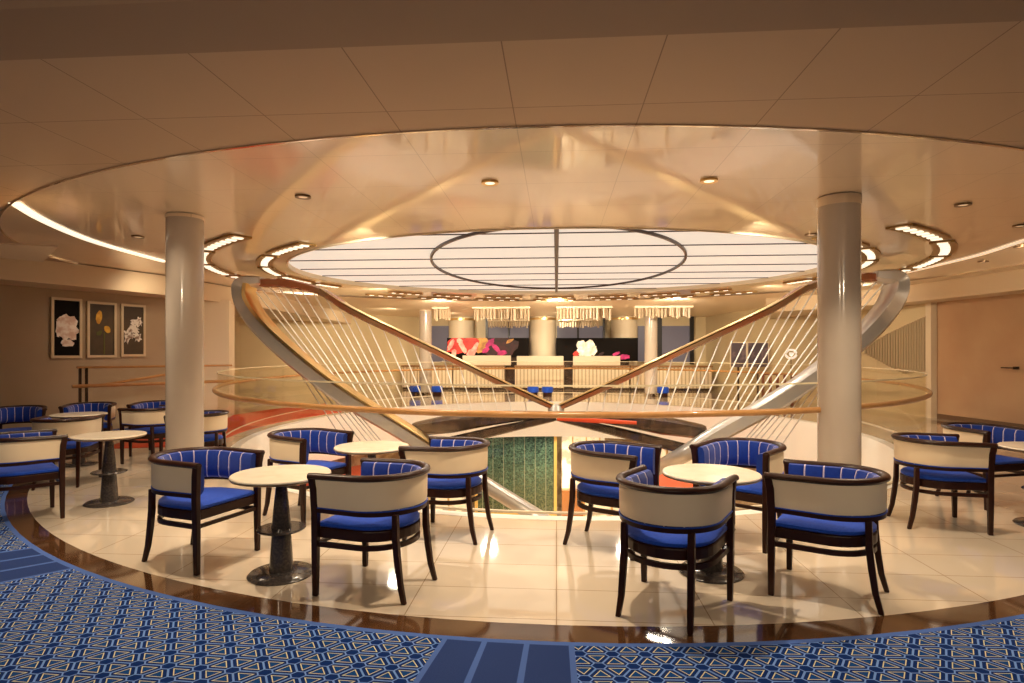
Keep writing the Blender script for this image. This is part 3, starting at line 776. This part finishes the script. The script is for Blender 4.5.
for i, (x0, x1, yt, yb_, lab) in enumerate(((50, 81, 297.5, 358.5, 'framed photograph of a pale pink rose on black, leftmost of three'),
                                         (86, 115.5, 301.5, 358, 'framed photograph of two yellow tulips on brown, middle of three'),
                                         (120, 144.5, 304, 357, 'framed photograph of a ruffled white flower on brown, rightmost of three'))):
    a, ta = wallpt(x0); b, tb_ = wallpt(x1); wL = (b-a).length
    z1 = EYE + (HY-(yt+.6))/F*(ta+tb_)/2; z0 = EYE - ((yb_-.5)-HY)/F*(ta+tb_)/2
    mid = (a+b)/2; Ht = z1-z0
    t = thing('picture', lab, 'picture', (mid.x, mid.y, z0), wrz)
    w_ = wL/2
    bm = nb()
    for q in ((-w_, -w_+.05, 0, Ht), (w_-.05, w_, 0, Ht), (-w_+.05, w_-.05, 0, .05), (-w_+.05, w_-.05, Ht-.05, Ht)):
        box(bm, q[0], q[1], -.05, 0, q[2], q[3])
    link('frame', bm, mat('pale_frame_%d' % i, (.62, .50, .34), .3, metal=.3), t, smooth=False)
    link('print', box(nb(), -w_+.05, w_-.05, -.03, 0, .05, Ht-.05), artbk if i == 0 else artbg, t, smooth=False)
    if i == 0:
        bm = nb(); blob(bm, .02, Ht*.50, wL*.34, Ht*.22, .2, 1, -.032); blob(bm, 0, Ht*.63, wL*.24, Ht*.09, .3, 2, -.036); blob(bm, -wL*.27, Ht*.5, wL*.08, Ht*.15, .0, 3, -.038); blob(bm, wL*.02, Ht*.25, wL*.2, Ht*.07, .3, 4, -.037)
        link('rose', bm, petal_a, t, smooth=False)
    elif i == 1:
        bm = nb(); blob(bm, -.06, Ht*.72, wL*.10, Ht*.12, -.1, 5, -.034, jag=.08); link('tulip', bm, petal_y, t, smooth=False)
        bm = nb(); blob(bm, wL*.18, Ht*.51, wL*.10, Ht*.07, .5, 6, -.034, jag=.08); link('tulip', bm, petal_y, t, smooth=False)
        bm = nb(); box(bm, wL*.08-.015, wL*.08+.015, -.034, -.03, .06, Ht*.45); blob(bm, -.05, Ht*.44, wL*.12, Ht*.04, .6, 8, -.034); link('stem', bm, stemm, t, smooth=False)
    else:
        bm = nb()
        for k in range(9): blob(bm, wL*(-.25+.06*k), Ht*(.35+.045*k)+.05*math.sin(k*2.3), wL*.11, Ht*.09, k*.8, 20+k, -.032-.001*k, jag=.45)
        blob(bm, wL*.15, Ht*.38, wL*.15, Ht*.09, .3, 40, -.043, jag=.4)
        link('ruffled_flower', bm, petal_b, t, smooth=False)

# ================================================================== RIGHT WALL DETAILS
t = thing('wall_relief', 'relief of slim vertical rods in a wedge outline on the right wall', 'wall art')
for k in range(24):
    px = 867 + 61*k/23
    # on the far right wall line between (9.40,15.9) and (9.2,18.0)/(8.3,21)
    kx = (px-CX)/F; dx = FW[0]+RT[0]*kx; dy = FW[1]+RT[1]*kx
    best = None
    for a, b in zip(RB, RB[1:]):
        ex, ey = b[0]-a[0], b[1]-a[1]; det = dx*(-ey) + dy*ex
        t_ = (a[0]*(-ey) + a[1]*ex)/det
        s_ = (dx*a[1]-dy*a[0])/det * -1
        hx, hy = dx*t_, dy*t_
        if min(a[1], b[1])-.01 <= hy <= max(a[1], b[1])+.01: best = (hx, hy, t_)
    if not best: continue
    hx, hy, t_ = best; s = k/23
    yt = 348 - 32*s**.8; yb_ = 354 + 20*min(1, s*1.6) - (8*max(0, s-.6))
    zt = EYE + (HY-yt)/F*t_; zb = EYE + (HY-yb_)/F*t_
    bm = nb(); rod(bm, (hx-.04, hy, zb), (hx-.04, hy, zt), .032, 8)
    link('rod', bm, mat('relief_tan', (.46, .35, .21), .5) if k == 0 else MATS['relief_tan'], t)
# door in the tan wall at the right edge
dd = Vector((9.87-11.3, 13.47-6.0, 0)).normalized(); drz = math.atan2(dd.y, dd.x)
def rwall(px):
    k = (px-CX)/F; dx = FW[0]+RT[0]*k; dy = FW[1]+RT[1]*k
    ax, ay = RW[2]; ex, ey = RW[3][0]-ax, RW[3][1]-ay
    det = dx*(-ey)+dy*ex; t_ = (ax*(-ey)+ay*ex)/det
    return dx*t_, dy*t_, t_
x_, y_, t_ = rwall(1018)
t = thing('door_handle', 'small dark lever handle on the tan wall at the right edge', 'door handle', (x_-.02, y_, EYE-14.5/F*t_), drz)
link('lever', rod(nb(), (-.02, .07, 0), (.30, .07, 0), .014, 8), darkm, t)
link('rose_plate', box(nb(), -.05, .03, .0, .07, -.03, .03), darkm, t, smooth=False)

# ================================================================== BAR AT THE BACK
BY = 26.6
def XZ(px, py, Y): a = onY(px, py, Y); return a[0], a[2]
flute = mat('fluted_cream', (.66, .55, .40), .45)
g = G(flute); x, y, z = g.pos()
g.base(g.mix(g.m('LESS_THAN', g.near(x, .16, 0), .028), (.76, .64, .46), (.48, .37, .24)))
topm = mat('bar_top_wood', (.30, .15, .06), .3)
for px0, px1, lab in ((402, 452, 'left end'), (453.5, 504, 'left of middle'), (515, 564, 'middle'), (573, 629, 'right of middle'), (631, 712, 'right end')):
    xa = XZ(px0, 0, BY)[0]; xb = XZ(px1, 0, BY)[0]; c = (xa+xb)/2
    t = thing('bar_counter', 'cream fluted bar counter section at the back, %s' % lab, 'bar counter', (c, BY, 0))
    w_ = (xb-xa)/2
    link('fluted_front', box(nb(), -w_, w_, 0, .6, .1, 1.02), flute, t, smooth=False)
    link('worktop', box(nb(), -w_-.02, w_+.02, -.08, .66, 1.02, 1.09), topm, t, smooth=False)
    link('plinth', box(nb(), -w_+.03, w_-.03, .06, .6, 0, .1), darkm, t, smooth=False)
for px0, px1, yt, lab in ((463, 511, 355.5, 'left'), (517, 563.5, 356, 'middle'), (573, 620, 356, 'right')):
    xa, z1 = XZ(px0, yt, BY+.3); xb = XZ(px1, yt, BY+.3)[0]
    o = link('bar_riser', box(nb(), xa, xb, BY+.15, BY+.34, 1.09, z1), creamlit, smooth=False, bevel=.02)
    tag(o, 'low cream box standing on the bar counter, %s one' % lab, 'counter box')
# wide cream columns
for px0, px1, Y, lab in ((449, 474, 28.0, 'left'), (530, 556, 27.9, 'middle'), (611, 637, 28.0, 'right')):
    xa = XZ(px0, 0, Y)[0]; xb = XZ(px1, 0, Y)[0]; r = (xb-xa)/2
    t = thing('bar_column', 'broad glowing cream column behind the bar, %s one' % lab, 'column', ((xa+xb)/2, Y, 0))
    link('shaft', lathe(nb(), [(0, 0), (r, 0), (r, CZ), (0, CZ)], 40), creamlit, t)
    link('collar', lathe(nb(), [(r, CZ-.16), (r+.03, CZ-.16), (r+.03, CZ-.06), (r, CZ-.06)], 40), gold, t)
# dusk windows behind
k = 1
for px0, px1 in ((396, 418), (431, 449), (488, 529), (557, 603), (638, 646), (662, 690)):
    xa, z1 = XZ(px0, 326, 28.3); xb, z0 = XZ(px1, 362, 28.3)
    struct('window_%d' % k, box(nb(), xa, xb, 28.30, 28.39, z0, z1), navyglass, smooth=False); k += 1
for px0, px1 in ((395, 398), (485.5, 488), (508, 509.5), (577, 579), (603, 605), (657, 662), (690, 694)):
    xa, z1 = XZ(px0, 312, 28.2); xb, z0 = XZ(px1, 364, 28.2)
    struct('window_%d' % k, box(nb(), xa, xb, 28.20, 28.30, z0, z1), black, smooth=False); k += 1
# screens with flower pictures
def screen(px0, px1, yt, yb_, Y, label, blobs):
    xa, z1 = XZ(px0, yt, Y); xb, z0 = XZ(px1, yb_, Y)
    t = thing('screen', label, 'screen', ((xa+xb)/2, Y, z0)); w_ = (xb-xa)/2
    link('panel', box(nb(), -w_, w_, 0, .08, 0, z1-z0), artbk, t, smooth=False)
    link('support_arm', box(nb(), -.1, .1, .08, .33, .02, .06), darkm, t, smooth=False)
    link('support', box(nb(), -w_*.8, w_*.8, .30, .33, -z0, .06), darkm, t, smooth=False)
    for i, (nm, px, py, rx, ry, rot, m) in enumerate(blobs):
        x, z = XZ(px, py, Y); s = Y/F
        bm = nb(); blob(bm, x-(xa+xb)/2, z-z0, rx*s, ry*s, rot, 60+i, -.004*(i+1), jag=.18)
        for v in bm.verts:
            v.co.x = min(max(v.co.x, -w_), w_); v.co.z = min(max(v.co.z, 0), z1-z0)
        link(nm, bm, m, t, smooth=False)
def petal(nm, a, b, es=.42): return mat(nm, a, .5, emis=a, es=es, noise=(3.5, b, .40, .60))
pr = petal('screen_red', (.72, .035, .02), (.30, .008, .008)); pp = petal('screen_pink', (.90, .42, .30), (.80, .12, .08))
pm = petal('screen_magenta', (.50, .02, .13), (.18, .0, .04)); pw = petal('screen_white', (.95, .86, .66), (.42, .34, .20), .5)
po = petal('screen_orange', (.55, .26, .05), (.22, .07, .02)); pk = petal('screen_maroon', (.05, .004, .007), (.015, .003, .003), .12)
screen(447, 529, 338, 357, 27.0, 'long screen behind the bar showing red and pink petals, left one', [
    ('maroon_petal', 500, 347, 20, 10, .1, pk), ('orange_petal', 480, 344, 9, 8, .4, po), ('red_petal', 457, 345, 11, 9, .3, pr), ('red_petal', 470, 344, 9, 9, -.4, pr), ('pink_petal', 451, 345, 2.2, 6, -.5, pp), ('pink_petal', 454, 353, 2.5, 4, -.2, pp),
    ('pink_petal', 460, 341, 2.6, 3.4, .9, pp), ('pink_petal', 463, 348, 2.6, 7, .5, pp), ('pink_petal', 472, 352, 6, 3.4, .6, pp), ('pink_petal', 476, 346, 2, 4, -.6, pp), ('magenta_petal', 490, 343, 6, 2.6, .8, pm), ('magenta_petal', 496, 348, 2.6, 6, .8, pm), ('magenta_petal', 486, 350, 4, 2.4, .6, pm), ('magenta_petal', 502, 353, 5, 2.5, .2, pm), ('orange_petal', 510, 341, 4, 1.6, .5, po)])
screen(556, 638, 338, 361, 27.05, 'long black screen behind the bar showing one white flower, right one', [
    ('white_petal', 582, 346, 5, 5.5, .2, pw), ('white_petal', 590, 345, 5, 5, .9, pw), ('white_petal', 587, 351, 6, 6, .4, pw), ('white_petal', 593, 350, 4, 5, .1, pw), ('white_petal', 580, 352, 3, 4, .1, pw), ('red_petal', 576, 354, 3, 2.6, .4, pr), ('magenta_petal', 624, 357, 6, 2.5, .1, pm), ('magenta_petal', 616, 354, 4, 1.6, .4, pm), ('orange_petal', 601, 354, 3, 1.4, .4, pk)])
# crystal chandeliers: rows of hanging rods
def chandelier(px0, px1, label, n, Y=22.0, L0=.42, z0=CZ):
    xa = XZ(px0, 0, Y)[0]; xb = XZ(px1, 0, Y)[0]; c = (xa+xb)/2
    t = thing('crystal_chandelier', label, 'chandelier', (c, Y, z0))
    link('ceiling_plate', box(nb(), xa-c, xb-c, -.25, .25, -.06, 0), creamlit, t, smooth=False)
    r = random.Random(n)
    for i in range(n):
        x = xa-c + (xb-xa)*(i+.5)/n; L = L0*(1 + .12*math.sin(i*1.7)) + r.random()*.05; y = r.uniform(-.2, .2)
        link('crystal_rod', rod(nb(), (x, y, -.06), (x, y, -.06-L), .050 if z0 == CZ else .04, 6), crystal, t)
crystal = mat('crystal', (.50, .39, .26), .4)
chandelier(433, 450, 'short fringe of hanging crystal rods at the left end of the bar', 6, L0=.36)
chandelier(473, 530, 'fringe of hanging crystal rods over the bar, left of the middle column', 17, L0=.36)
chandelier(556, 612, 'fringe of hanging crystal rods over the bar, right of the middle column', 17, L0=.36)
chandelier(634, 692, 'fringe of hanging crystal rods at the right end of the bar', 17, L0=.30)
chandelier(488, 528, 'second lower row of crystal rods close to the windows, left of the middle column', 16, Y=25.6, L0=.24, z0=CZ-.26)
chandelier(559, 600, 'second lower row of crystal rods close to the windows, right of the middle column', 16, Y=25.6, L0=.24, z0=CZ-.26)
# posters and round emblem on the far right wall
for px0, px1, lab in ((731, 746, 'left'), (748, 768, 'right')):
    xa, z1 = XZ(px0, 343, 22.6); xb, z0 = XZ(px1, 367, 22.6)
    t = thing('wall_screen', 'dark violet picture panel on the far right wall, %s one' % lab, 'picture', ((xa+xb)/2, 22.6, z0))
    w_ = (xb-xa)/2
    link('panel', box(nb(), -w_, w_, 0, .06, 0, z1-z0), mat('violet_%s' % lab, (.10, .08, .10), .3, noise=(2, (.28, .2, .22), .5, .65)), t, smooth=False)
    bm = nb(); box(bm, -w_-.03, -w_, -.02, .06, -.03, z1-z0+.03); box(bm, w_, w_+.03, -.02, .06, -.03, z1-z0+.03); box(bm, -w_, w_, -.02, .06, z1-z0, z1-z0+.03)
    link('frame', bm, creamlit, t, smooth=False)
    link('stand', box(nb(), -.03, .03, .0, .06, -z0, 0), darkm, t, smooth=False)
x, z = XZ(791, 354, 20.3)
t = thing('round_emblem', 'small white ring emblem standing by the far right wall', 'sign', (x, 20.3, z))
bm = nb(); tubepath(bm, [(.17*math.cos(2*PI*i/24), 0, .14*math.sin(2*PI*i/24)) for i in range(24)], .035, 6, closed=True)
link('ring', bm, mat('white_sign', (.9, .85, .75), .3, emis=(1, .9, .75), es=.6), t)
link('letter', box(nb(), -.05, .05, -.02, .02, -.05, .05), MATS['white_sign'], t, smooth=False)
link('stem', rod(nb(), (0, 0, -z), (0, 0, -.15), .012, 6), darkm, t)
# low wooden letters / balusters at the far right
x0, z0 = XZ(763, 386, 20.9); x1, z1 = XZ(792, 373, 20.9)
t = thing('reception_rail', 'short dark red wooden barrier beyond the atrium on the right', 'barrier', ((x0+x1)/2, 20.9, 0))
w_ = (x1-x0)/2
link('top_bar', box(nb(), -w_, w_, -.04, .04, z1-.07, z1), mat('red_wood', (.22, .05, .02), .4), t, smooth=False)
for i in range(5):
    link('upright', box(nb(), -w_+2*w_*i/4-.04, -w_+2*w_*i/4+.04, -.03, .03, 0, z1-.07), MATS['red_wood'], t, smooth=False)

# ================================================================== LIGHTS
def light(name, kind, loc, energy, col=(1, .80, .56), rot=(0, 0, 0), **k):
    l = bpy.data.lights.new(name, kind); l.energy = energy; l.color = col
    for a, b in k.items(): setattr(l, a, b)
    o = bpy.data.objects.new(name, l); COL.objects.link(o); o.location = loc; o.rotation_euler = rot
    return o
spots = [(-3.1, 4.6), (-0.9, 4.6), (0.4, 4.7), (2.4, 5.0), (4.3, 6.6), (-4.6, 6.4), (-6.4, 8.4), (-2.6, 6.4), (-0.66, 5.95), (1.5, 6.04)]
def aim(o, tgt):
    o.rotation_euler = (Vector(tgt)-o.location).to_track_quat('-Z', 'Y').to_euler(); return o
for x, y in spots:
    light('ceiling_spot', 'SPOT', (x, y, CZ-.03), 62, spot_size=math.radians(125), spot_blend=.9, shadow_soft_size=.2)
for x, y, e in ((-3.15, 4.35, 230), (0.15, 4.45, 230), (3.0, 5.2, 200), (-5.6, 6.6, 150), (-1.9, 6.6, 150)):
    light('key_spot', 'SPOT', (x, y, CZ-.03), e, spot_size=math.radians(112), spot_blend=.7, shadow_soft_size=.035)
for x, y, tx, ty, tz, e in ((-4.5, 15.5, -10.5, 19, 1.2, 380), (5.2, 15.5, 8.8, 19.5, 1.3, 380), (-3.6, 18.6, -5.5, 27, 1.0, 950), (0, 18.8, 0, 27, 1.0, 1100), (3.6, 18.6, 5, 27, 1.0, 950),
                            (-6, 22, -9, 25, 1.4, 300), (7.4, 9.5, 10, 13, 1.4, 260), (0, 20.0, 0, 24, 0, 150), (-4.5, 20, -4.5, 24, 0, 120), (4.5, 20, 4.5, 24, 0, 120), (-8.0, 11.5, -9.2, 12.8, 1.7, 60)):
    aim(light('lounge_fill', 'SPOT', (x, y, CZ-.06), e, spot_size=math.radians(130), spot_blend=.9, shadow_soft_size=.2), (tx, ty, tz))  # added fill, no visible fixtures: brightens the far lounge and side walls
for x, tx in ((-4.4, -4.4), (0.05, 0.05), (4.2, 4.2)):
    aim(light('bar_fill', 'SPOT', (x, 24.6, CZ-.06), 330, spot_size=math.radians(125), spot_blend=.9, shadow_soft_size=.15), (tx, 27.5, 1.4))  # added fill to brighten the bar fronts and columns
for sx in (-1, 1):
    aim(light('sculpture_fill', 'SPOT', (sx*2.6, 8.0, CZ-.05), 260, col=(1, .85, .62), spot_size=math.radians(85), spot_blend=.8, shadow_soft_size=.1), (sx*4.2, 12, 1.6))  # added fill to lift the dark sculpture beams
for x in (-2.6, 0.3, 3.0):
    aim(light('front_fill', 'SPOT', (x, -0.5, CZ-.12), 520, spot_size=math.radians(74), spot_blend=1.0, shadow_soft_size=.35), (x*1.35, 5.4, .9))  # added fill from behind the camera, brightens the cream chair backs
for x, y, e in ((0, 18.6, 150), (-4, 15, 120), (4, 15, 120), (0, 10, 90)):
    light('lower_deck_lamp', 'AREA', (x, y, -1.3), e, size=1.5, shape='DISK')
# added fill spots under the skylight panel: light the atrium and the white edge of its opening
for a in range(0, 360, 60):
    light('skylight_fill', 'SPOT', (3.4*math.cos(math.radians(a)), 12.7+2.8*math.sin(math.radians(a)), CZ+.02), 330, col=(1, .88, .72), spot_size=math.radians(165), spot_blend=.6, shadow_soft_size=.2)
w = bpy.data.worlds.new('world'); sc.world = w; w.use_nodes = True
w.node_tree.nodes['Background'].inputs[0].default_value = (1, .8, .58, 1); w.node_tree.nodes['Background'].inputs[1].default_value = .15

# ================================================================== CAMERA
cd = bpy.data.cameras.new('camera'); cam = bpy.data.objects.new('camera', cd); COL.objects.link(cam)
cam.location = (0, 0, EYE); cam.rotation_euler = (PI/2, 0, YAW)
cd.sensor_width = 36; cd.lens = 36*F/1024; cd.shift_y = (HY-341.5)/1024
sc.camera = cam
sc.view_settings.view_transform = 'Standard'; sc.view_settings.look = 'None'
sc.view_settings.exposure = 0.0; sc.view_settings.gamma = 1.0; sc.view_settings.use_curve_mapping = False
